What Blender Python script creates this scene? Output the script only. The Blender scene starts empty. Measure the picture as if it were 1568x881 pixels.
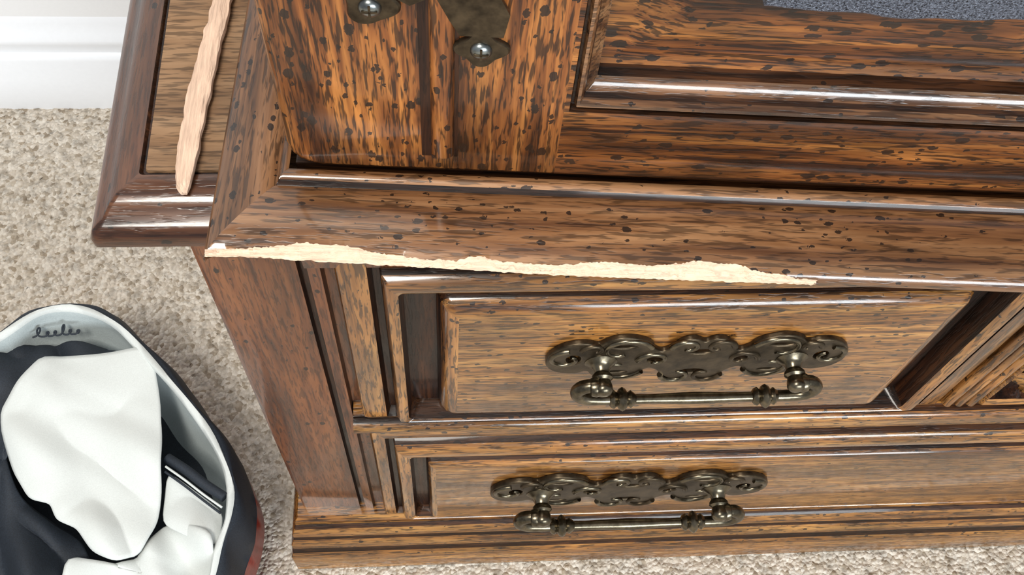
import bpy, math, random
import numpy as np
from mathutils import Vector, Matrix, noise as mnoise
random.seed(4); rng=np.random.default_rng(3)
sc=bpy.context.scene
sc.view_settings.view_transform='Standard'
COL=bpy.context.collection

# ---------------------------------------------------------------- materials
def newmat(name):
    m=bpy.data.materials.new(name); m.use_nodes=True
    nt=m.node_tree; b=nt.nodes['Principled BSDF']
    return m,nt,b
def N(nt,t,**k):
    n=nt.nodes.new(t)
    for a,v in k.items(): setattr(n,a,v)
    return n
def ramp(nt,stops):
    r=N(nt,'ShaderNodeValToRGB'); e=r.color_ramp.elements
    while len(e)<len(stops): e.new(.5)
    for el,(p,c) in zip(e,stops):
        el.position=p; el.color=(c[0],c[1],c[2],1) if hasattr(c,'__len__') else (c,c,c,1)
    return r
def mapped(nt,scale,src=None):
    if src is None:
        tc=N(nt,'ShaderNodeTexCoord'); src=tc.outputs['Object']
    mp=N(nt,'ShaderNodeMapping'); mp.inputs['Scale'].default_value=scale
    nt.links.new(src,mp.inputs['Vector']); return mp.outputs[0]
def noise(nt,vec,scale,detail=4,rough=.55,dist=0):
    n=N(nt,'ShaderNodeTexNoise'); n.inputs['Scale'].default_value=scale
    n.inputs['Detail'].default_value=detail; n.inputs['Roughness'].default_value=rough
    n.inputs['Distortion'].default_value=dist
    nt.links.new(vec,n.inputs['Vector']); return n.outputs[0]
def mix(nt,a,b,fac,mode='MIX'):
    m=N(nt,'ShaderNodeMix',data_type='RGBA',blend_type=mode)
    for s,v in ((6,a),(7,b),(0,fac)):
        if hasattr(v,'is_linked') or hasattr(v,'links'): nt.links.new(v,m.inputs[s])
        elif isinstance(v,(int,float)): m.inputs[s].default_value=v if s==0 else (v,v,v,1)
        else: m.inputs[s].default_value=(*v,1)
    return m.outputs[2]
def math_(nt,op,a,b=None):
    m=N(nt,'ShaderNodeMath',operation=op)
    for i,v in enumerate((a,b)):
        if v is None: continue
        if isinstance(v,(int,float)): m.inputs[i].default_value=v
        else: nt.links.new(v,m.inputs[i])
    return m.outputs[0]
AX={'x':0,'y':1,'z':2}
def wood(name,axis,cd,cm,cl,rough=.3,spots=.3,pore=.6,coat=.25,stile_x=None,spotscale=190,band=105,spec=.35,blotch=.45,rad0=.13):
    m,nt,b=newmat(name)
    tc=N(nt,'ShaderNodeTexCoord'); base=tc.outputs['Object']
    def sc_(al,ac,ax):
        s=[ac]*3; s[AX[ax]]=al; return tuple(s)
    def vec(al,ac):
        v=mapped(nt,sc_(al,ac,axis),base)
        if stile_x is not None:
            v2=mapped(nt,sc_(al,ac,'z'),base)
            sx=N(nt,'ShaderNodeSeparateXYZ'); nt.links.new(base,sx.inputs[0])
            f=math_(nt,'LESS_THAN',sx.outputs[0],stile_x)
            mx=N(nt,'ShaderNodeMix',data_type='VECTOR')
            nt.links.new(f,mx.inputs[0]); nt.links.new(v,mx.inputs[4]); nt.links.new(v2,mx.inputs[5])
            v=mx.outputs[1]
        return v
    n1=noise(nt,vec(5,band),1,4,.65,.6)
    r1=ramp(nt,[(.36,cd),(.49,cm),(.66,cl)]); nt.links.new(n1,r1.inputs[0])
    n2=noise(nt,vec(55,560),1,2,.6,.3)
    r2=ramp(nt,[(.50,1.0),(.59,1.0-pore)]); nt.links.new(n2,r2.inputs[0])
    c=mix(nt,r1.outputs[0],r2.outputs[0],1.0,'MULTIPLY')
    n3=noise(nt,vec(7,20),1,3,.55,.5)
    r3=ramp(nt,[(.36,blotch),(.60,1.15)]); nt.links.new(n3,r3.inputs[0])
    c=mix(nt,c,r3.outputs[0],.9,'MULTIPLY')
    vo=N(nt,'ShaderNodeTexVoronoi'); vo.inputs['Scale'].default_value=spotscale
    wn=noise(nt,mapped(nt,(1,1,1),base),600,1,.5)
    av=N(nt,'ShaderNodeVectorMath',operation='ADD')
    wv=vec(.62,1.0); nt.links.new(wv,av.inputs[0])
    sv=N(nt,'ShaderNodeVectorMath',operation='SCALE'); sv.inputs['Scale'].default_value=.0020
    cn=N(nt,'ShaderNodeCombineXYZ'); nt.links.new(wn,cn.inputs[0]); nt.links.new(wn,cn.inputs[2]); nt.links.new(cn.outputs[0],sv.inputs[0]); nt.links.new(sv.outputs[0],av.inputs[1])
    nt.links.new(av.outputs[0],vo.inputs['Vector'])
    sp=N(nt,'ShaderNodeSeparateColor'); nt.links.new(vo.outputs['Color'],sp.inputs[0])
    rad=math_(nt,'ADD',math_(nt,'MULTIPLY',math_(nt,'POWER',sp.outputs[1],2.0),.26),rad0)
    near=math_(nt,'LESS_THAN',vo.outputs['Distance'],rad)
    n4=noise(nt,mapped(nt,(18,18,18),base),1,2,.5)
    r4=ramp(nt,[(.38,.15),(.64,2.2)]); nt.links.new(n4,r4.inputs[0])
    thr=math_(nt,'MULTIPLY',r4.outputs[0],spots)
    pick=math_(nt,'LESS_THAN',sp.outputs[0],thr)
    spot=math_(nt,'MULTIPLY',math_(nt,'MULTIPLY',near,pick),.92)
    c=mix(nt,c,(.010,.005,.003),spot)
    nt.links.new(c,b.inputs['Base Color'])
    rr=ramp(nt,[(.3,rough*.75),(.7,min(1,rough*1.5))]); nt.links.new(n3,rr.inputs[0])
    nt.links.new(rr.outputs[0],b.inputs['Roughness'])
    b.inputs['Specular IOR Level'].default_value=spec
    b.inputs['Coat Weight'].default_value=coat; b.inputs['Coat Roughness'].default_value=.09
    h=math_(nt,'SUBTRACT',r2.outputs[0],math_(nt,'MULTIPLY',spot,.8))
    bp=N(nt,'ShaderNodeBump'); bp.inputs['Strength'].default_value=.35; bp.inputs['Distance'].default_value=.0006
    nt.links.new(h,bp.inputs['Height']); nt.links.new(bp.outputs[0],b.inputs['Normal'])
    cb=N(nt,'ShaderNodeBump'); cb.inputs['Strength'].default_value=.22; cb.inputs['Distance'].default_value=.0015
    nt.links.new(n3,cb.inputs['Height']); nt.links.new(cb.outputs[0],b.inputs['Coat Normal'])
    return m
W_DRAW=wood('oak_drawer_honey','x',(.10,.034,.007),(.30,.122,.026),(.48,.235,.062),.30,.24,.74,.75,spotscale=240)
W_DRAWV=wood('oak_drawer_stile','z',(.10,.034,.007),(.29,.115,.026),(.46,.22,.062),.30,.24,.7,.7,spotscale=240)
W_STILE=wood('oak_red_stile','z',(.055,.016,.005),(.125,.038,.011),(.19,.064,.019),.34,.14,.5,.4,blotch=.6)
W_HUTCH=wood('oak_hutch_dark','x',(.032,.008,.002),(.19,.058,.012),(.46,.175,.040),.34,.85,.8,.40,stile_x=.188,spotscale=180,band=95,blotch=.36,rad0=.17)
W_MOLD=wood('oak_moulding','x',(.085,.032,.012),(.20,.088,.034),(.32,.165,.075),.30,.50,.6,.8,spotscale=230,band=90)
W_MOLDY=wood('oak_moulding_side','y',(.065,.026,.010),(.16,.070,.027),(.25,.122,.055),.36,.45,.6,.4,spotscale=230)
W_BORDER=wood('oak_table_border','y',(.036,.011,.004),(.085,.028,.010),(.145,.055,.021),.26,.10,.4,.5,blotch=.6)
W_BORDX=wood('oak_table_border_front','x',(.040,.013,.006),(.095,.034,.014),(.16,.064,.028),.26,.10,.4,.6,blotch=.6)
W_DARK=wood('oak_groove_glaze','z',(.008,.003,.002),(.022,.007,.003),(.060,.020,.007),.36,.1,.5,.25,spec=.2)
W_DARKX=wood('oak_groove_glaze_rail','x',(.010,.004,.002),(.030,.011,.004),(.085,.030,.010),.36,.1,.5,.3,spec=.2)
W_LAM=wood('oak_laminate_inlay','x',(.17,.092,.045),(.25,.145,.075),(.31,.19,.105),.5,.0,.5,.0,band=60,blotch=.8)

def simple(name,col,rough=.5,metal=0,nscale=60,var=.25,bump=.2,bd=.001,stretch=(1,1,1)):
    m,nt,b=newmat(name)
    v=mapped(nt,stretch); n=noise(nt,v,nscale,3,.6)
    r=ramp(nt,[(.3,tuple(c*(1-var) for c in col)),(.7,tuple(min(1,c*(1+var)) for c in col))])
    nt.links.new(n,r.inputs[0]); nt.links.new(r.outputs[0],b.inputs['Base Color'])
    b.inputs['Roughness'].default_value=rough; b.inputs['Metallic'].default_value=metal
    if bump:
        bp=N(nt,'ShaderNodeBump'); bp.inputs['Strength'].default_value=bump; bp.inputs['Distance'].default_value=bd
        nt.links.new(n,bp.inputs['Height']); nt.links.new(bp.outputs[0],b.inputs['Normal'])
    return m
RAW=simple('raw_splintered_wood',(.76,.53,.38),.75,0,1,.20,.9,.0012,(60,700,700))
RAWY=simple('raw_splinter_long',(.70,.49,.36),.75,0,1,.20,.9,.0012,(600,45,600))
BRASS=simple('antique_brass',(.15,.128,.09),.28,1,140,.5,.25,.0006)
BRASSD=simple('antique_brass_dark',(.070,.052,.032),.38,.85,120,.55,.3,.0006)
STEEL=simple('screw_steel',(.22,.24,.24),.3,1,200,.4,.2,.0004)
SILVER=simple('silver_glitter',(.20,.23,.29),.3,.75,1100,.98,1.0,.003)
WALL=simple('wall_paint',(.90,.91,.92),.6,0,300,.01,.05,.0005)
TRIM=simple('baseboard_paint',(.90,.93,.97),.35,0,200,.01,.02,.0003)
WHITE=simple('white_fabric',(.66,.69,.67),.6,0,900,.05,.3,.0006)
GREY=simple('grey_lining',(.50,.56,.56),.75,0,700,.08,.4,.0008)
BLACK=simple('black_fabric',(.014,.020,.030),.7,0,800,.4,.4,.0006)
RED=simple('red_brown_base',(.22,.022,.015),.35,0,200,.3,.2,.0006)
def carpet():
    m,nt,b=newmat('beige_carpet')
    v=mapped(nt,(1,1,1)); vo=N(nt,'ShaderNodeTexVoronoi'); vo.inputs['Scale'].default_value=240
    n0=noise(nt,v,85,3,.6)
    nt.links.new(v,vo.inputs['Vector'])
    sp=N(nt,'ShaderNodeSeparateColor'); nt.links.new(vo.outputs['Color'],sp.inputs[0])
    r=ramp(nt,[(.0,(.38,.31,.23)),(.2,(.56,.49,.40)),(.6,(.68,.61,.52)),(1,(.78,.72,.63))]); nt.links.new(sp.outputs[0],r.inputs[0])
    r2=ramp(nt,[(.34,.66),(.52,1.0)]); nt.links.new(n0,r2.inputs[0])
    c=mix(nt,r.outputs[0],r2.outputs[0],.9,'MULTIPLY')
    nt.links.new(c,b.inputs['Base Color']); b.inputs['Roughness'].default_value=.95
    b.inputs['Specular IOR Level'].default_value=.1
    bp=N(nt,'ShaderNodeBump'); bp.inputs['Strength'].default_value=.9; bp.inputs['Distance'].default_value=.003
    h=math_(nt,'SUBTRACT',n0,vo.outputs['Distance']); nt.links.new(h,bp.inputs['Height']); nt.links.new(bp.outputs[0],b.inputs['Normal'])
    return m
CARPET=carpet()

# ---------------------------------------------------------------- mesh helpers
def empty(name,loc=(0,0,0),rotz=0,scale=1):
    e=bpy.data.objects.new(name,None); COL.objects.link(e); e.location=loc; e.rotation_euler=(0,0,rotz); e.scale=(scale,)*3
    return e
def mesh(name,verts,faces,mats,idx=None,parent=None,smooth=False,autos=None):
    me=bpy.data.meshes.new(name); me.from_pydata([tuple(v) for v in verts],[],faces)
    for m in (mats if isinstance(mats,(list,tuple)) else [mats]): me.materials.append(m)
    if idx is not None: me.polygons.foreach_set('material_index',idx)
    if smooth or autos: me.polygons.foreach_set('use_smooth',[True]*len(me.polygons))
    me.update()
    o=bpy.data.objects.new(name,me); COL.objects.link(o)
    if parent: o.parent=parent
    if autos: me.set_sharp_from_angle(angle=math.radians(autos))
    return o
def rrect(a0,a1,b0,b1,r,n=5):
    r=max(r,.0004); pts=[]
    for cx,cy,s in ((a1-r,b1-r,0),(a0+r,b1-r,90),(a0+r,b0+r,180),(a1-r,b0+r,270)):
        for i in range(n):
            t=math.radians(s+90*i/(n-1)); pts.append((cx+r*math.cos(t),cy+r*math.sin(t)))
    return pts
def nested(name,loops,mats,bands,parent,plane='xz',cap=True,capmat=0,sidemats=None,n=5,autos=35):
    V=[];Fc=[];I=[];k=4*n
    for a0,a1,b0,b1,h,r in loops:
        for a,b in rrect(a0,a1,b0,b1,r,n): V.append((a,h,b) if plane=='xz' else (a,b,h))
    for L in range(len(loops)-1):
        for i in range(k):
            j=(i+1)%k; q=[L*k+i,L*k+j,(L+1)*k+j,(L+1)*k+i]
            if plane=='xz': q=q[::-1]
            Fc.append(q); mi=bands[L]
            if sidemats and (n*2-2<=i<=n*2 or i>=k-2 or i==0): mi=sidemats.get(mi,mi)
            I.append(mi)
    if cap:
        q=list(range((len(loops)-1)*k,len(loops)*k)); 
        if plane=='xz': q=q[::-1]
        Fc.append(q); I.append(capmat)
    return mesh(name,V,Fc,mats,I,parent,autos=autos)
def extrude(name,pts,t0,t1,axis,mats,parent,idx=None,closed=True,autos=40):
    k=len(pts);V=[]
    for t in (t0,t1):
        for a,b in pts: V.append((t,a,b) if axis=='x' else ((a,b,t) if axis=='z' else (a,t,b)))
    Fc=[];I=[]
    for i in range(k if closed else k-1):
        j=(i+1)%k; Fc.append((i,j,k+j,k+i)); I.append(idx[i] if idx else 0)
    Fc.append(tuple(range(k))[::-1]); Fc.append(tuple(range(k,2*k))); I+= [0,0]
    o=mesh(name,V,Fc,mats,I,parent,autos=autos)
    import bmesh
    bm=bmesh.new(); bm.from_mesh(o.data); bmesh.ops.recalc_face_normals(bm,faces=bm.faces); bm.to_mesh(o.data); bm.free()
    return o
def to_mesh(o,mat=None):
    dg=bpy.context.evaluated_depsgraph_get(); dg.update()
    me=bpy.data.meshes.new_from_object(o.evaluated_get(dg)); nm=o.name; pr=o.parent; mw=o.matrix_basis.copy()
    bpy.data.objects.remove(o); n=bpy.data.objects.new(nm,me); COL.objects.link(n); n.parent=pr; n.matrix_basis=mw
    return n
def tube(name,pts,rad,mat,parent,cyc=False,radii=None,res=4):
    cu=bpy.data.curves.new(name,'CURVE'); cu.dimensions='3D'; cu.bevel_depth=rad; cu.bevel_resolution=res; cu.use_fill_caps=True
    s=cu.splines.new('BEZIER')
    s.bezier_points.add(len(pts)-1)
    for i,p in enumerate(pts):
        bp=s.bezier_points[i]; bp.co=p; bp.handle_left_type=bp.handle_right_type='AUTO'; bp.radius=radii[i] if radii else 1
    s.resolution_u=6
    s.use_cyclic_u=cyc; cu.materials.append(mat)
    o=bpy.data.objects.new(name,cu); COL.objects.link(o); o.parent=parent
    o=to_mesh(o)
    o.data.polygons.foreach_set('use_smooth',[True]*len(o.data.polygons))
    return o
def lathe(name,prof,center,axis,mat,parent,n=20):
    V=[];Fc=[]
    ax=Vector(axis).normalized(); u=ax.orthogonal().normalized(); w=ax.cross(u); c=Vector(center)
    for t,r in prof:
        for i in range(n):
            a=2*math.pi*i/n; V.append(c+ax*t+(u*math.cos(a)+w*math.sin(a))*max(r,1e-5))
    for L in range(len(prof)-1):
        for i in range(n):
            j=(i+1)%n; Fc.append((L*n+i,L*n+j,(L+1)*n+j,(L+1)*n+i))
    Fc.append(tuple(range(n))[::-1]); Fc.append(tuple(range((len(prof)-1)*n,len(prof)*n)))
    return mesh(name,V,Fc,mat,None,parent,autos=50)

# ---------------------------------------------------------------- room
gx,gy=np.meshgrid(np.arange(-.62,.95,.0028),np.arange(-.42,.556,.0028))
H=rng.random(gx.shape)*.0035
H=(H+np.roll(H,1,0)+np.roll(H,1,1))/2.2
V=np.stack([gx+rng.normal(0,.0006,gx.shape),gy+rng.normal(0,.0006,gx.shape),H-.004],-1).reshape(-1,3)
ny,nx=gx.shape
ii=np.arange((ny-1)*(nx-1)); a=(ii//(nx-1))*nx+ii%(nx-1)
Fq=np.stack([a,a+1,a+nx+1,a+nx],-1)
pile=mesh('carpet_pile',V.tolist(),Fq.tolist(),CARPET,smooth=True)
fl=mesh('floor',[(-2.5,-2.5,-.006),(2.5,-2.5,-.006),(2.5,.56,-.006),(-2.5,.56,-.006)],[(0,1,2,3)],CARPET)
pile.parent=fl
mesh('wall_back',[(-2.5,.566,-.006),(2.5,.566,-.006),(2.5,.566,2.5),(-2.5,.566,2.5),(-2.5,.64,-.006),(2.5,.64,-.006),(2.5,.64,2.5),(-2.5,.64,2.5)],[(0,1,2,3),(7,6,5,4),(3,2,6,7),(0,3,7,4),(1,5,6,2)],WALL)
extrude('baseboard_back',[(.566,-.004),(.553,-.004),(.553,.088),(.555,.094),(.559,.097),(.559,.106),(.5565,.112),(.5565,.120),(.561,.126),(.563,.142),(.566,.150)],-2.5,2.5,'x',[TRIM],None)

# ---------------------------------------------------------------- sideboard (lower cabinet)
SB=empty('sideboard')
XR=1.12
extrude('carcass',[(0,.45),(0,.004),(.0012,.0012),(.004,0),(.0535,0),(.0545,.005),(.0575,.005),(.0590,-.001),(.0665,-.003),(.0675,.003),(XR,.003),(XR,.45)],.10,.600,'z',[W_STILE,W_DARK],SB,
        idx=[0,0,0,0,1,1,1,0,1,0,0,0])
nested('plinth',[(-.016,XR+.016,-.032,.46,0,.001),(-.016,XR+.016,-.032,.46,.050,.001),(-.014,XR+.014,-.029,.46,.055,.001),(-.0135,XR+.014,-.026,.46,.060,.001),
  (-.0135,XR+.014,-.026,.46,.072,.001),(-.011,XR+.01,-.0225,.46,.078,.001),(-.011,XR+.01,-.0205,.46,.081,.001),(-.011,XR+.01,-.0205,.46,.089,.001),(-.008,XR+.01,-.017,.46,.096,.001),
  (-.0075,XR+.01,-.013,.46,.098,.001),(-.0065,XR+.008,-.012,.46,.106,.001),(-.004,XR+.005,-.008,.46,.110,.001)],[W_DRAW,W_DARKX,W_STILE],[0,0,1,0,0,1,0,0,1,0,0],SB,plane='xy')
TX=(-.0476,XR+.05)
nested('table_top',[(TX[0]+.012,TX[1]-.012,.012,.50,.594,.002),(TX[0]+.003,TX[1]-.003,.003,.50,.594,.004),(TX[0],TX[1],-.001,.50,.597,.004),(TX[0],TX[1],-.001,.50,.602,.004),(TX[0]+.002,TX[1]-.002,.001,.50,.607,.004),
  (TX[0]+.005,TX[1]-.005,.004,.497,.6095,.003),(TX[0]+.0075,TX[1]-.0075,.0065,.495,.6105,.002),(TX[0]+.012,TX[1]-.012,.012,.49,.6165,.002),(TX[0]+.016,TX[1]-.016,.017,.485,.6195,.002),(TX[0]+.026,TX[1]-.026,.028,.475,.6205,.002),(TX[0]+.0275,TX[1]-.0275,.0295,.473,.6185,.002),(TX[0]+.0285,TX[1]-.0285,.0305,.472,.6185,.002),
  (TX[0]+.029,TX[1]-.029,.031,.472,.6200,.002)],[W_BORDX,W_BORDER,W_LAM,W_DARK],[0,0,0,0,0,0,0,0,0,3,3,2],SB,plane='xy',capmat=2,sidemats={0:1})
extrude('top_rail',[(.004,.585),(-.010,.588),(-.012,.600),(.004,.6005)],.060,XR-.06,'x',[W_STILE],SB)
def drawer(name,loops,bands,capmat=0):
    return nested(name,loops,[W_DRAW,W_DRAWV,W_DARK,W_DARKX],bands,SB,sidemats={0:1,3:2},capmat=capmat)
drawer('drawer_front_upper',[
 (.075,.500,.366,.600,.002,.002),(.075,.500,.366,.600,-.007,.002),(.0765,.4985,.3675,.5985,-.010,.002),(.079,.497,.369,.597,-.011,.002),
 (.0925,.485,.3705,.5935,-.011,.001),(.0945,.483,.3725,.591,-.003,.001),(.0985,.479,.374,.5865,-.003,.001),
 (.1000,.478,.3750,.585,-.013,.001),(.1025,.475,.3760,.582,-.0175,.002),(.1060,.470,.3775,.576,-.0185,.002),(.1085,.466,.379,.570,-.0165,.004),
 (.1105,.462,.381,.561,-.002,.010),(.129,.447,.3825,.554,-.002,.008),(.1315,.4445,.384,.5525,-.0105,.006),(.1345,.4415,.3865,.5495,-.0150,.005),(.138,.438,.3895,.546,-.0172,.004),(.142,.434,.393,.542,-.0178,.003)],
 [0,0,0,0,3,3,3,0,0,0,3,2,3,0,0,0],)
extrude('divider_moulding',[(.003,.368),(-.006,.367),(-.009,.3665),(-.0095,.3645),(-.014,.364),(-.0175,.3615),(-.0185,.358),(-.0175,.3545),(-.014,.352),(-.0095,.3515),(-.009,.349),(-.012,.3475),(-.0125,.345),(-.010,.343),(-.006,.3425),(.003,.339)],.068,XR-.07,'x',[W_DRAW,W_DARKX],SB,idx=[0,0,1,1,0,0,0,0,1,1,1,0,0,1,1,0],autos=60)
R2=XR-.077
drawer('drawer_front_lower',[
 (.077,R2,.111,.338,.002,.001),(.077,R2,.111,.338,-.006,.001),(.079,R2-.002,.112,.336,-.009,.001),
 (.088,R2-.012,.114,.319,-.009,.001),(.090,R2-.014,.115,.316,-.003,.001),(.0935,R2-.017,.1155,.311,-.003,.001),
 (.0950,R2-.018,.1158,.309,-.011,.001),(.0970,R2-.020,.1163,.305,-.0150,.001),(.101,R2-.025,.117,.298,-.0162,.002),(.106,R2-.031,.118,.287,-.014,.004),
 (.108,R2-.033,.119,.280,-.003,.007),(.118,R2-.043,.1195,.2735,-.003,.004),(.120,R2-.045,.120,.271,-.012,.003),(.122,R2-.047,.1208,.2685,-.0150,.003),(.126,R2-.051,.1225,.264,-.0160,.003)],
 [0,0,0,3,3,3,0,0,0,3,2,3,0,0])
for i,x in enumerate((.5065,.5155,.5245)):
    pts=[(x-.0040,.003)]+[(x+.0040*math.cos(math.pi-t),-.009-.0045*math.sin(t)) for t in np.linspace(0,math.pi,9)]+[(x+.0040,.003)]
    extrude('flute_%d'%(i+1),pts,.370,.598,'z',[W_DRAWV],SB)
    extrude('flute_groove_%d'%(i+1),[(x+.0040,.003),(x+.0040,-.004),(x+.0050,-.004),(x+.0050,.003)],.370,.598,'z',[W_DARK],SB)
nested('carved_panel',[(.530,.741,.368,.600,.002,.001),(.530,.741,.368,.600,-.010,.001),(.532,.737,.371,.594,-.013,.001),(.535,.731,.375,.588,-.010,.002),(.536,.729,.377,.585,-.002,.004),(.540,.722,.381,.578,-.002,.004)],[W_DRAW,W_DARK],[0,0,0,1,1],SB,capmat=1)
def leaf(cx,cz,ang,L,Wd,parent,name):
    V=[];Fc=[];nu,nv=14,10
    for i in range(nu+1):
        t=i/nu; wd=Wd*math.sin(math.pi*min(1,t*.95+.05))*(1+.2*math.sin(t*24))
        for j in range(nv+1):
            s=j/nv*2-1
            a=t*L; b_=s*wd*.5+.15*L*math.sin(t*2.2)
            y=-.003-.012*math.sin(math.pi*min(1,t*.9+.1))*(1-s*s*.8)+.003*abs(math.sin(s*9))
            V.append((cx+a*math.cos(ang)-b_*math.sin(ang),y,cz+a*math.sin(ang)+b_*math.cos(ang)))
    for i in range(nu):
        for j in range(nv):
            q=i*(nv+1)+j; Fc.append((q,q+1,q+nv+2,q+nv+1))
    return mesh(name,V,Fc,W_DRAW,None,parent,smooth=True)
k=0
for cx,cz in ((.575,.41),(.575,.50),(.62,.56)):
    for a_ in (20,75,130,185,240,300):
        k+=1; leaf(cx,cz,math.radians(a_),.038,.022,SB,'carved_leaf_%d'%k)

# ---------------------------------------------------------------- bail pulls
def pull(name,loc,s):
    P=empty(name,loc,0,s); P.parent=SB
    half=[(0,.026),(.008,.030),(.014,.027),(.018,.019),(.024,.013),(.030,.016),(.034,.025),(.042,.031),(.052,.033),(.060,.029),(.066,.023),(.074,.026),(.084,.024),(.092,.016),(.096,.004),(.094,-.008),(.086,-.015),(.076,-.016),(.070,-.013),(.064,-.021),(.054,-.026),(.044,-.024),(.036,-.017),(.030,-.010),(.024,-.013),(.018,-.022),(.010,-.030),(0,-.034)]
    out=half+[(-x,z) for x,z in half[-2:0:-1]]
    cu=bpy.data.curves.new('backplate','CURVE'); cu.dimensions='2D'; cu.fill_mode='BOTH'; cu.extrude=.0010; cu.bevel_depth=.0012; cu.bevel_resolution=2
    def spl(pts):
        sp=cu.splines.new('BEZIER'); sp.bezier_points.add(len(pts)-1); sp.use_cyclic_u=True; sp.resolution_u=5
        for q,p in zip(sp.bezier_points,pts): q.co=(p[0],p[1],0); q.handle_left_type=q.handle_right_type='AUTO'
    spl(out)
    for sgn in (1,-1):
        for hx,hz,rx,rz in ((.028,.002,.0055,.005),(.080,.004,.0058,.0075),(.050,.022,.009,.0035),(.050,-.016,.008,.003)):
            spl([(sgn*(hx+rx*math.cos(t)),hz+rz*math.sin(t)) for t in np.linspace(0,2*math.pi,9)[:-1]])
    spl([(.009*math.cos(t),.013+.0045*math.sin(t)) for t in np.linspace(0,2*math.pi,9)[:-1]])
    spl([(.009*math.cos(t),-.017+.0045*math.sin(t)) for t in np.linspace(0,2*math.pi,9)[:-1]])
    cu.materials.append(BRASSD)
    o=bpy.data.objects.new('backplate',cu); COL.objects.link(o); o=to_mesh(o)
    o.parent=P; o.rotation_euler=(math.pi/2,0,0); o.location=(0,-.0024,0)
    def spiral(cx,cz,r0,turns,a0,sg,nm):
        pts=[];rr=[]
        for i in range(14):
            t=i/13; a=a0+sg*turns*2*math.pi*t; r=r0*(1-.7*t)
            pts.append((cx+r*math.cos(a),-.0044,cz+r*math.sin(a))); rr.append(1-.35*t)
        tube(nm,pts,.0021,BRASSD if nm[-1] in '4567' else BRASS,P,radii=rr)
    n=0
    for sg in (1,-1):
        for cx,cz,r,t,a0,d in ((.084,.005,.0125,.9,math.pi/2,-1),(.050,.016,.018,.75,math.pi*.9,-1),(.050,-.010,.017,.75,math.pi*1.1,1),(.028,.002,.011,.8,0,1),(.010,.020,.010,.8,0,1),(.009,-.022,.011,.8,0,-1),(.068,.018,.008,.7,0,1)):
            n+=1; spiral(sg*cx,cz,r,t,a0 if sg>0 else math.pi-a0,d*sg,'scroll_%d'%n)
    for sg,nm in ((1,'right'),(-1,'left')):
        x=sg*.062
        lathe('post_'+nm,[(0,.0105),(.002,.0105),(.004,.0075),(.006,.0055),(.009,.0048),(.011,.0065),(.013,.0068),(.0145,.005),(.018,.006),(.021,.0062),(.0235,.0045),(.0245,0)],(x,-.003,0),(0,-1,0),BRASS,P)
    bz=-.020; by=-.020
    pts=[(-.058,by+.002,-.001),(-.066,by,-.0005),(-.0745,by,-.004),(-.0775,by-.001,-.010),(-.073,by-.002,-.0165),(-.062,by-.002,bz+.0005),(-.050,by-.002,bz),(-.030,by-.002,bz-.0005),(0,by-.002,bz-.0005)]
    pts=pts+[(-x,y,z) for x,y,z in pts[-2::-1]]
    rr=[1.0,1.25,1.35,1.3,1.2,1.15,1.05,.95,1.2]; rr=rr+rr[-2::-1]
    tube('bail',pts,.0034,BRASS,P,radii=rr,res=5)
    for sg,nm in ((1,'right'),(-1,'left')):
        lathe('finial_'+nm,[(-.009,.003),(-.0075,.0052),(-.0055,.0062),(-.0035,.0045),(-.002,.0068),(.0,.0080),(.002,.0068),(.0035,.0045),(.0055,.0058),(.009,.003)],(sg*.047,by-.002,bz),(1,0,0),BRASS,P)
        lathe('collar_'+nm,[(-.004,.003),(-.003,.0056),(0,.0065),(.003,.0056),(.004,.003)],(sg*.0665,by-.001,-.001),(1,0,.1),BRASS,P,16)
pull('bail_pull_upper',(.2915,-.0173,.484),.98)
pull('bail_pull_lower',(.2930,-.0155,.203),1.24)

# ---------------------------------------------------------------- hutch
TH=-.0578
HU=empty('china_hutch',(0,0,0),TH)
HX,HY=.0558,.0231
HXR=1.06
ZD=.6385
nested('hutch_body',[(HX+.004,HXR-.004,.045,.36,.634,.002),(HX+.004,HXR-.004,.045,.36,1.30,.002)],[W_STILE],[0],HU,plane='xy')
extrude('hutch_floor',[(HY+.004,.6245),(HY+.004,.637),(.36,.637),(.36,.6245)],HX+.003,HXR-.003,'x',[W_DARKX],HU)
def door(name,x0,x1,z0,z1):
    fx=.1345; g=.6925-z0
    def L(dx,dz,y,r=.0005): return (x0+dx,x1-dx,z0+dz,z1-dz,HY+y,r)
    return nested(name,[L(0,0,.027,.016),L(0,0,.007,.016),L(.0008,.0008,.004,.016),L(.0025,.0025,.0012,.015),L(.005,.005,0,.014),
     L(fx,g,0),L(fx+.001,g+.001,.004),L(fx+.002,g+.002,.004),
     L(fx+.003,g+.003,.0005),L(fx+.0045,g+.0050,.0008),L(fx+.006,g+.0065,.0035),L(fx+.0068,g+.0075,.0060),L(fx+.0085,g+.0085,.0072),
     L(fx+.0105,g+.0110,.0095),L(fx+.0115,g+.0145,.0100),L(fx+.0125,g+.0165,.0155),
     L(fx+.022,g+.026,.0155),L(fx+.045,g+.049,.009)],
     [W_HUTCH,W_DARKX,W_MOLD],[0,1,0,0,0,1,1,2,2,2,1,2,2,2,1,0,0],HU)
door('door_left',HX,.556,ZD,1.24)
door('door_right',.560,HXR,ZD,1.24)
x=.1325
extrude('stile_reed',[(x-.0055,HY+.001)]+[(x+.0055*math.cos(math.pi-t),HY-.0034*math.sin(t)) for t in np.linspace(0,math.pi,11)]+[(x+.0055,HY+.001)],.656,1.22,'z',[W_HUTCH],HU)
for nm,xa,wd in (('l',x-.0100,.0046),('r',x+.0054,.0018)):
    extrude('reed_groove_'+nm,[(xa,HY+.001),(xa,HY-.0004),(xa+wd,HY-.0004),(xa+wd,HY+.001)],.654,1.22,'z',[W_DARK],HU)
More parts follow.
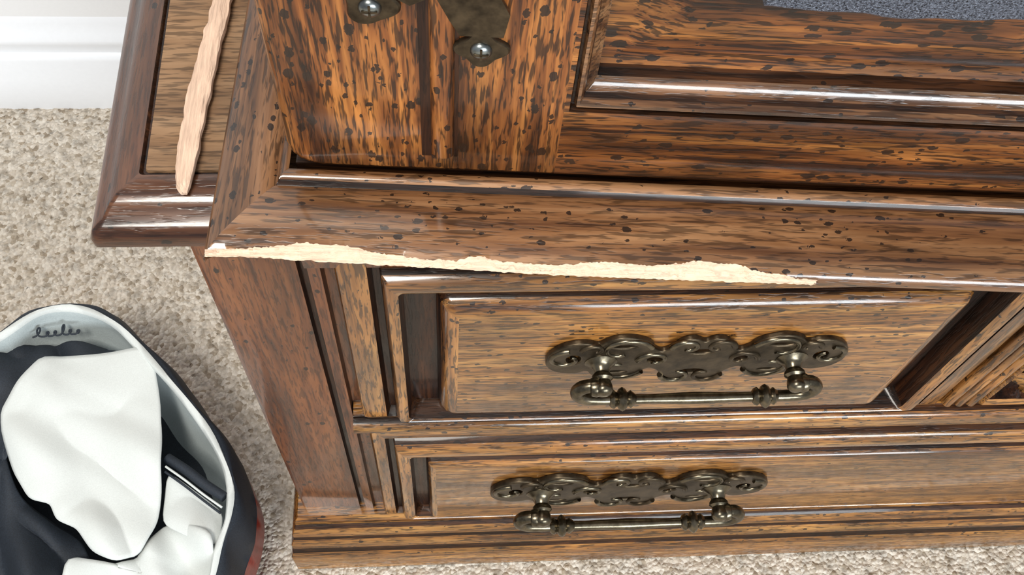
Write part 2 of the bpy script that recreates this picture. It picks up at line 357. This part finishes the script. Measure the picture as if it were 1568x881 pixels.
def plate(name,cx,cz,lob,sz=1.0):
    V=[];n=48
    for y in (HY+.0005,HY-.0016,HY-.0024):
        k_=1 if y>HY-.002 else .93
        for i in range(n):
            a=2*math.pi*i/n; r=(.0098+.0014*math.cos(lob*a))*k_*sz
            V.append((cx+r*1.1*math.cos(a),y,cz+r*math.sin(a)))
    Fc=[(L*n+i,L*n+(i+1)%n,(L+1)*n+(i+1)%n,(L+1)*n+i) for L in range(2) for i in range(n)]+[tuple(range(2*n,3*n))]
    mesh(name,V,Fc,BRASSD,None,HU,autos=40)
    lathe(name+'_screw',[(0,.0048),(.001,.0046),(.0022,.0036),(.0028,.0020),(.0029,0)],(cx,HY-.0022,cz),(0,-1,0),STEEL,HU)
    for q,(dx,dz) in enumerate(((.0032,.0005),(.0005,.0032))):
        V=[(cx+sx*dx,y,cz+sz_*dz) for y in (HY-.0046,HY-.0054) for sx,sz_ in ((-1,-1),(1,-1),(1,1),(-1,1))]
        mesh(name+'_slot_%d'%(q+1),V,[(0,1,2,3),(7,6,5,4),(0,4,5,1),(1,5,6,2),(2,6,7,3),(3,7,4,0)],BRASSD,None,HU)
plate('hinge_plate_a',.104,.7565,3); plate('hinge_plate_b',.149,.734,4)
extrude('hinge_leaf',[(.112,.765),(.120,.760),(.130,.766),(.136,.752),(.140,.744),(.158,.744),(.160,.757),(.156,.766),(.152,.80),(.105,.80)],HY-.0015,HY-.0038,'y',[BRASSD],HU)
V=[];n=60
for i in range(n+1):
    t=i/n; xx=.262+t*.19; zz=.7585-.0005*t+.0010*math.sin(t*14)+.0006*math.sin(t*37)+.002*math.exp(-(t/.03)**2)
    for dz,yy in ((0,HY+.012),(0.001,HY+.004),(.003,HY+.0025),(.05,HY+.0025),(.05,HY+.012)): V.append((xx,yy,zz+dz))
Fc=[(i*5+j,(i+1)*5+j,(i+1)*5+j+1,i*5+j+1) for i in range(n) for j in range(4)]+[(0,1,2,3,4)]
mesh('silver_glitter_trim',V,Fc,SILVER,None,HU)

# base moulding with the torn front edge
prof=[(0,.6372),(.0022,.6382),(.0044,.6380),(.0062,.6366),(.0070,.6348),(.0082,.6340),(.0110,.6352),(.0160,.6362),(.0240,.6368),(.0310,.6366),(.0370,.6360),(.0420,.6348),(.0455,.6332),(.0475,.6315),(.0488,.6290)]
pd=np.array([p[0] for p in prof]);pz=np.array([p[1] for p in prof])
lo=np.array([(20,636),(38,633),(63,631),(88,630),(110,629),(142,628),(180,626),(212,625.5),(255,625.5),(284,625.5),(315,626),(322,626.5),(2000,626)],float)/1000
up=np.array([(20,638),(34,640),(49,643),(60,646),(68,649),(73,648),(80,647),(86,647.5),(92,646),(100,642),(110,640),(126,637),(141,637),(147,640.5),(154,642),(159,638.5),(170,637),(189,636),(200,638),(210,641),(222,640.5),(236,639),(250,642),(258,645.5),(263,646),(270,643.5),(279,644),(286,639),(294,636),(302,635.5),(308,632),(320,631)],float)/1000
ZB=.6245
def station(xx):
    if .0195<xx<.320:
        u=np.interp(xx,up[:,0],up[:,1])+.0014*mnoise.noise((xx*260,0,0))+.0014*mnoise.noise((xx*900,3,0))
        dl=0
        for d in np.linspace(0,.014,57):
            if np.interp(.0488-d,pd,pz)<=u-1.75*d: dl=d
        dl=max(dl,.0004)
    else: dl=0
    dm=.0488-dl
    mask=np.minimum(pd*1.0,dm)
    pts=[(HY-q,float(np.interp(q,pd,pz))) for q in mask]
    if dl>0:
        z1=pts[-1][1]; l=min(np.interp(xx,lo[:,0],lo[:,1]),z1-.0015); yf=HY-.0488+.0006*mnoise.noise((xx*150,9,0))
        raw=[]
        for s in (.2,.4,.6,.8,1.0):
            jit=.0018*mnoise.noise((xx*320,s*9,5))*(1 if s<1 else .2)
            raw.append((pts[-1][0]*(1-s)+yf*s+jit, z1*(1-s)+l*s+.0008*mnoise.noise((xx*500,s*7,2))))
    else:
        y1,z1=pts[-1]; l=.6260 
        raw=[(y1-.0001,z1*(1-s)+l*s) for s in (.2,.4,.6,.8,1.0)]
    pts+=raw
    pts+=[(raw[-1][0]+.004,ZB-.0005),(HY+.004,ZB-.0005)]
    return pts,dl>0
xs=list(np.arange(HX,.322,.0009))+list(np.linspace(.3225,HXR+.02,30))
xs=[.019]+[.0190+ (HX-.019)*t for t in np.linspace(.012,.995,44)]+xs
V=[];Fc=[];I=[];flags=[]
SXW=HX-.019
for xx in xs:
    pts,rf=station(xx)
    if xx<HX:
        dmit=(HX-xx)/SXW*.0488
        q=[]
        for i,(y,z) in enumerate(pts):
            d=HY-y
            if i<len(prof) and d<dmit:
                d2=min(dmit,.0488); y=HY-d2; z=float(np.interp(d2,pd,pz))
                lim=pts[len(prof)-1]
                if d2>HY-lim[0]: y,z=lim
            elif i==len(pts)-1: y=min(y,HY-dmit+.004)
            q.append((y,z))
        pts=q
    V+=[(xx,y,z) for y,z in pts]; flags.append(rf)
k=len(prof)+7
for i in range(len(xs)-1):
    for j in range(k-1):
        Fc.append((i*k+j,i*k+j+1,(i+1)*k+j+1,(i+1)*k+j))
        raw_=(flags[i] and flags[i+1] and len(prof)-1<=j<len(prof)+4)
        I.append(1 if raw_ else (2 if 3<=j<=4 else 0))
o=mesh('base_moulding_front',V,Fc,[W_MOLD,RAW,W_DARKX],I,HU,autos=50)
V=[];Fc=[]
ys=np.linspace(0,1,24)
prL=[(d*SXW/.0488,z) for d,z in prof]+[(SXW,.6275),(SXW-.003,ZB-.0005)]
for t in ys:
    for d,z in prL:
        y0=HY-min(d/SXW,1)*.0488
        V.append((HX-d,y0*(1-t)+.36*t,z))
kk=len(prL)
for i in range(len(ys)-1):
    for j in range(kk-1): Fc.append((i*kk+j,(i+1)*kk+j,(i+1)*kk+j+1,i*kk+j+1))
mesh('base_moulding_side',V,Fc,[W_MOLDY],None,HU,autos=50)

# ---------------------------------------------------------------- loose splinter on the table top
cl=[(.0030,.0150,.0016),(.0022,.020,.0042),(.0022,.030,.0056),(.0026,.044,.0062),(.0034,.060,.0066),(.0044,.078,.0070),(.0062,.095,.0066),(.0078,.112,.0064),(.0100,.130,.0062),(.0118,.150,.0060),(.0130,.175,.005),(.0140,.20,.003)]
V=[];Fc=[]
pc=np.array(cl)
Y=np.linspace(.0150,.20,150)
cs=[(-1,.0),(-.75,.35),(-.35,.62),(.1,.95),(.55,1.0),(.95,.75),(1.0,.2),(.8,-.4),(0,-.5),(-.8,-.35)]
n=len(cs)
for y in Y:
    xc=np.interp(y,pc[:,1],pc[:,0]); w=np.interp(y,pc[:,1],pc[:,2])
    wl=w+.0012*mnoise.noise((y*150,1,0)); wr=w+.0008*mnoise.noise((y*110,7,0))
    for i,(a,s) in enumerate(cs):
        xx=xc+(wr if a>0 else wl)*a*.95
        zz=.6222+.0042*s*min(1,w/.004)+.0011*mnoise.noise((y*70,i*1.7,0))
        V.append((xx,y+.0008*mnoise.noise((i*3,y*90,4)),max(zz,.6204)))
for L in range(len(Y)-1):
    for i in range(n):
        j=(i+1)%n; Fc.append((L*n+i,L*n+j,(L+1)*n+j,(L+1)*n+i))
Fc.append(tuple(range(n))); Fc.append(tuple(range((len(Y)-1)*n,len(Y)*n)))
mesh('wood_splinter',V,Fc,RAWY,None,None,autos=25)

# ---------------------------------------------------------------- tote bag on the floor
BG=empty('tote_bag')
rim=[(-289,167),(-257,191),(-218,196),(-181,179),(-142,140),(-104,96),(-74,56),(-56,15),(-53,-18),(-60,-46),(-66,-80),(-90,-120),(-140,-150),(-210,-160),(-280,-145),(-335,-90),(-358,-10),(-350,80),(-325,135)]
def smoothloop(pts,n=96):
    P=np.array(pts,float); m=len(P); out=[]
    for i in range(n):
        u=i/n*m; k0=int(u)%m; t=u-int(u)
        p0,p1,p2,p3=P[(k0-1)%m],P[k0],P[(k0+1)%m],P[(k0+2)%m]
        out.append(.5*((2*p1)+(-p0+p2)*t+(2*p0-5*p1+4*p2-p3)*t*t+(-p0+3*p1-3*p2+p3)*t**3))
    return np.array(out)
RL=smoothloop([(a/1000,b/1000) for a,b in rim])
cen=RL.mean(0)
tan=np.roll(RL,-1,0)-np.roll(RL,1,0); nrm=np.stack([-tan[:,1],tan[:,0]],1); nrm/=np.linalg.norm(nrm,axis=1)[:,None]
if ((RL-cen)*nrm).sum()<0: nrm=-nrm
rings=[(-.016,0,2),(.000,.004,2),(.006,.03,2),(.006,.075,2),(.006,.0751,1),(.006,.10,1),(.005,.135,1),(.002,.149,1),(.000,.1525,1),(-.0020,.153,1),(-.0025,.1545,0),(-.0062,.1548,0),(-.0085,.151,0),(-.0095,.143,3),(-.014,.125,3),(-.030,.09,3),(-.05,.065,3)]
V=[];Fc=[];I=[];n=len(RL)
for li,(off,z,mi) in enumerate(rings):
    for i in range(n):
        p=RL[i]+nrm[i]*off; w=.003*math.sin(i*.7+li*.8)*(1 if 4<li<8 or li>12 else .3)
        if li>12: p=RL[i]+(cen-RL[i])*(-off/.2)
        V.append((p[0]+nrm[i][0]*w*.6,p[1]+nrm[i][1]*w*.6,z+(.002*math.sin(i*.33) if z>.05 else 0)))
for L in range(len(rings)-1):
    for i in range(n):
        j=(i+1)%n; Fc.append((L*n+i,L*n+j,(L+1)*n+j,(L+1)*n+i)); I.append(rings[L+1][2])
Fc.append(tuple(range((len(rings)-1)*n,len(rings)*n))); I.append(1)
mesh('bag_shell',V,Fc,[WHITE,BLACK,RED,GREY],I,BG,autos=60)
def patch(name,poly,z0,bulge,mat,thick=.0025,waves=(),scl=1000,nr=26,crease=0,ns=96,sharp=False,fold=0):
    if sharp:
        P=np.array([(a/scl,b/scl) for a,b in poly]); L=[]
        for i in range(len(P)):
            for t in np.linspace(0,1,7)[:-1]: L.append(P[i]*(1-t)+P[(i+1)%len(P)]*t)
        L=np.array(L)
        for _ in range(2): L=(np.roll(L,1,0)+2*L+np.roll(L,-1,0))/4
    else: L=smoothloop([(a/scl,b/scl) for a,b in poly],ns)
    c=L.mean(0); V=[];Fc=[];n=len(L)
    for k_ in range(nr):
        t=1-k_/nr
        for p in L:
            q=c+(p-c)*t
            z=z0+bulge*(1-t**5)
            for am,fx,fy in waves: z+=am*math.sin(q[0]*fx+q[1]*fy)
            z+=crease*(abs(mnoise.noise((q[0]*22+q[1]*9,q[1]*12,1)))*2-.5)
            z+=fold*mnoise.noise((q[0]*9+3,q[1]*26+q[0]*14,6))
            V.append((q[0],q[1],z))
    for k_ in range(nr-1):
        for i in range(n):
            j=(i+1)%n; Fc.append((k_*n+i,k_*n+j,(k_+1)*n+j,(k_+1)*n+i))
    Fc.append(tuple(range((nr-1)*n,nr*n)))
    o=mesh(name,V,Fc,mat,None,BG,smooth=True)
    m=o.modifiers.new('s','SOLIDIFY'); m.thickness=thick; m.offset=-1
    return o
patch('white_flap',[(-246,142),(-200,142),(-154,149),(-143,138),(-131,95),(-124,50),(-120,5),(-121,-20),(-131,-48),(-150,-56),(-170,-46),(-186,-26),(-206,-17),(-214,-2),(-234,4),(-252,30),(-274,84),(-262,114)],.150,.004,WHITE,.003,((.002,50,18),),crease=.006,sharp=True,fold=.008)
patch('black_cloth_top',[(-345,60),(-330,130),(-285,160),(-240,165),(-195,158),(-185,150),(-235,120),(-262,70),(-290,40)],.132,.006,BLACK,.002,((.004,60,40),),crease=.02)
patch('black_cloth_low',[(-345,60),(-290,70),(-255,15),(-225,-10),(-195,-30),(-180,-60),(-190,-100),(-230,-140),(-290,-130),(-335,-60)],.126,.008,BLACK,.002,((.005,70,40),),crease=.03)
patch('white_fold_low',[(-200,-44),(-160,-60),(-135,-52),(-119,-20),(-97,-22),(-70,-34),(-66,-75),(-100,-115),(-160,-130),(-205,-90)],.138,.002,WHITE,.002,((.002,120,60),),crease=.010,sharp=True,fold=.018)
patch('white_panel_right',[(-118,26),(-95,10),(-66,-12),(-66,-44),(-92,-34),(-118,-20)],.143,.002,WHITE,.002,crease=.004,sharp=True,fold=.006)
tube('zip_band',[(-.120,.040,.144),(-.10,.026,.148),(-.082,.012,.149),(-.064,.000,.149)],.0046,BLACK,BG)
tube('zip_piping',[(-.119,.030,.150),(-.10,.016,.153),(-.082,.002,.153),(-.065,-.010,.152)],.0011,WHITE,BG)
tube('zip_piping_2',[(-.119,.025,.150),(-.10,.011,.152),(-.082,-.003,.152),(-.066,-.015,.151)],.0011,BLACK,BG)
# cursive stitching on the inside of the rim
sq=[]
letters=[(.006,.010),(.004,.005),(.004,.005),(.004,.011),(.004,.005),(.005,.004)]
xx0=-.262
for li,(w_,h_) in enumerate(letters):
    for s in range(8):
        t=s/8*2*math.pi
        fx=xx0+w_*(s/8)*1.5+w_*.55*math.sin(t)
        sq.append((fx,.166+.08*(fx+.262)+h_*.5*(1-math.cos(t)),.1415))
    xx0+=w_*1.75
tube('script_stitching',sq,.0009,BLACK,BG)

# ---------------------------------------------------------------- lights
w=bpy.data.worlds.new('room_ambient'); w.use_nodes=True; w.node_tree.nodes['Background'].inputs[0].default_value=(.92,.95,1,1); w.node_tree.nodes['Background'].inputs[1].default_value=.40; sc.world=w
def area(name,loc,target,size,power,col):
    l=bpy.data.lights.new(name,'AREA'); l.shape='RECTANGLE'; l.size=size[0]; l.size_y=size[1]; l.energy=power; l.color=col
    o=bpy.data.objects.new(name,l); COL.objects.link(o); o.location=loc
    o.rotation_euler=(Vector(target)-Vector(loc)).to_track_quat('-Z','Y').to_euler(); return o
area('window_light',(1.0,-2.3,1.25),(.3,0,.5),(1.3,.7),58,(.90,.96,1))
area('ceiling_light',(-.45,-.8,2.4),(-.1,0,.3),(.6,.6),40,(1,.95,.87))

# ---------------------------------------------------------------- camera
pitch,yaw,roll=1.0792,.1495,.1176
F_=Vector((math.sin(yaw)*math.cos(pitch),math.cos(yaw)*math.cos(pitch),-math.sin(pitch)))
R_=Vector((math.cos(yaw),-math.sin(yaw),0)); U_=R_.cross(F_)
Rc=R_*math.cos(roll)+U_*math.sin(roll); Uc=-R_*math.sin(roll)+U_*math.cos(roll)
cd=bpy.data.cameras.new('camera'); cd.sensor_width=36; cd.lens=36*1580.2/1568; cd.clip_start=.01
co=bpy.data.objects.new('camera',cd); COL.objects.link(co)
M=Matrix((Rc,Uc,-F_)).transposed().to_4x4(); M.translation=Vector((.1310,-.2781,1.0695)); co.matrix_world=M
sc.camera=co
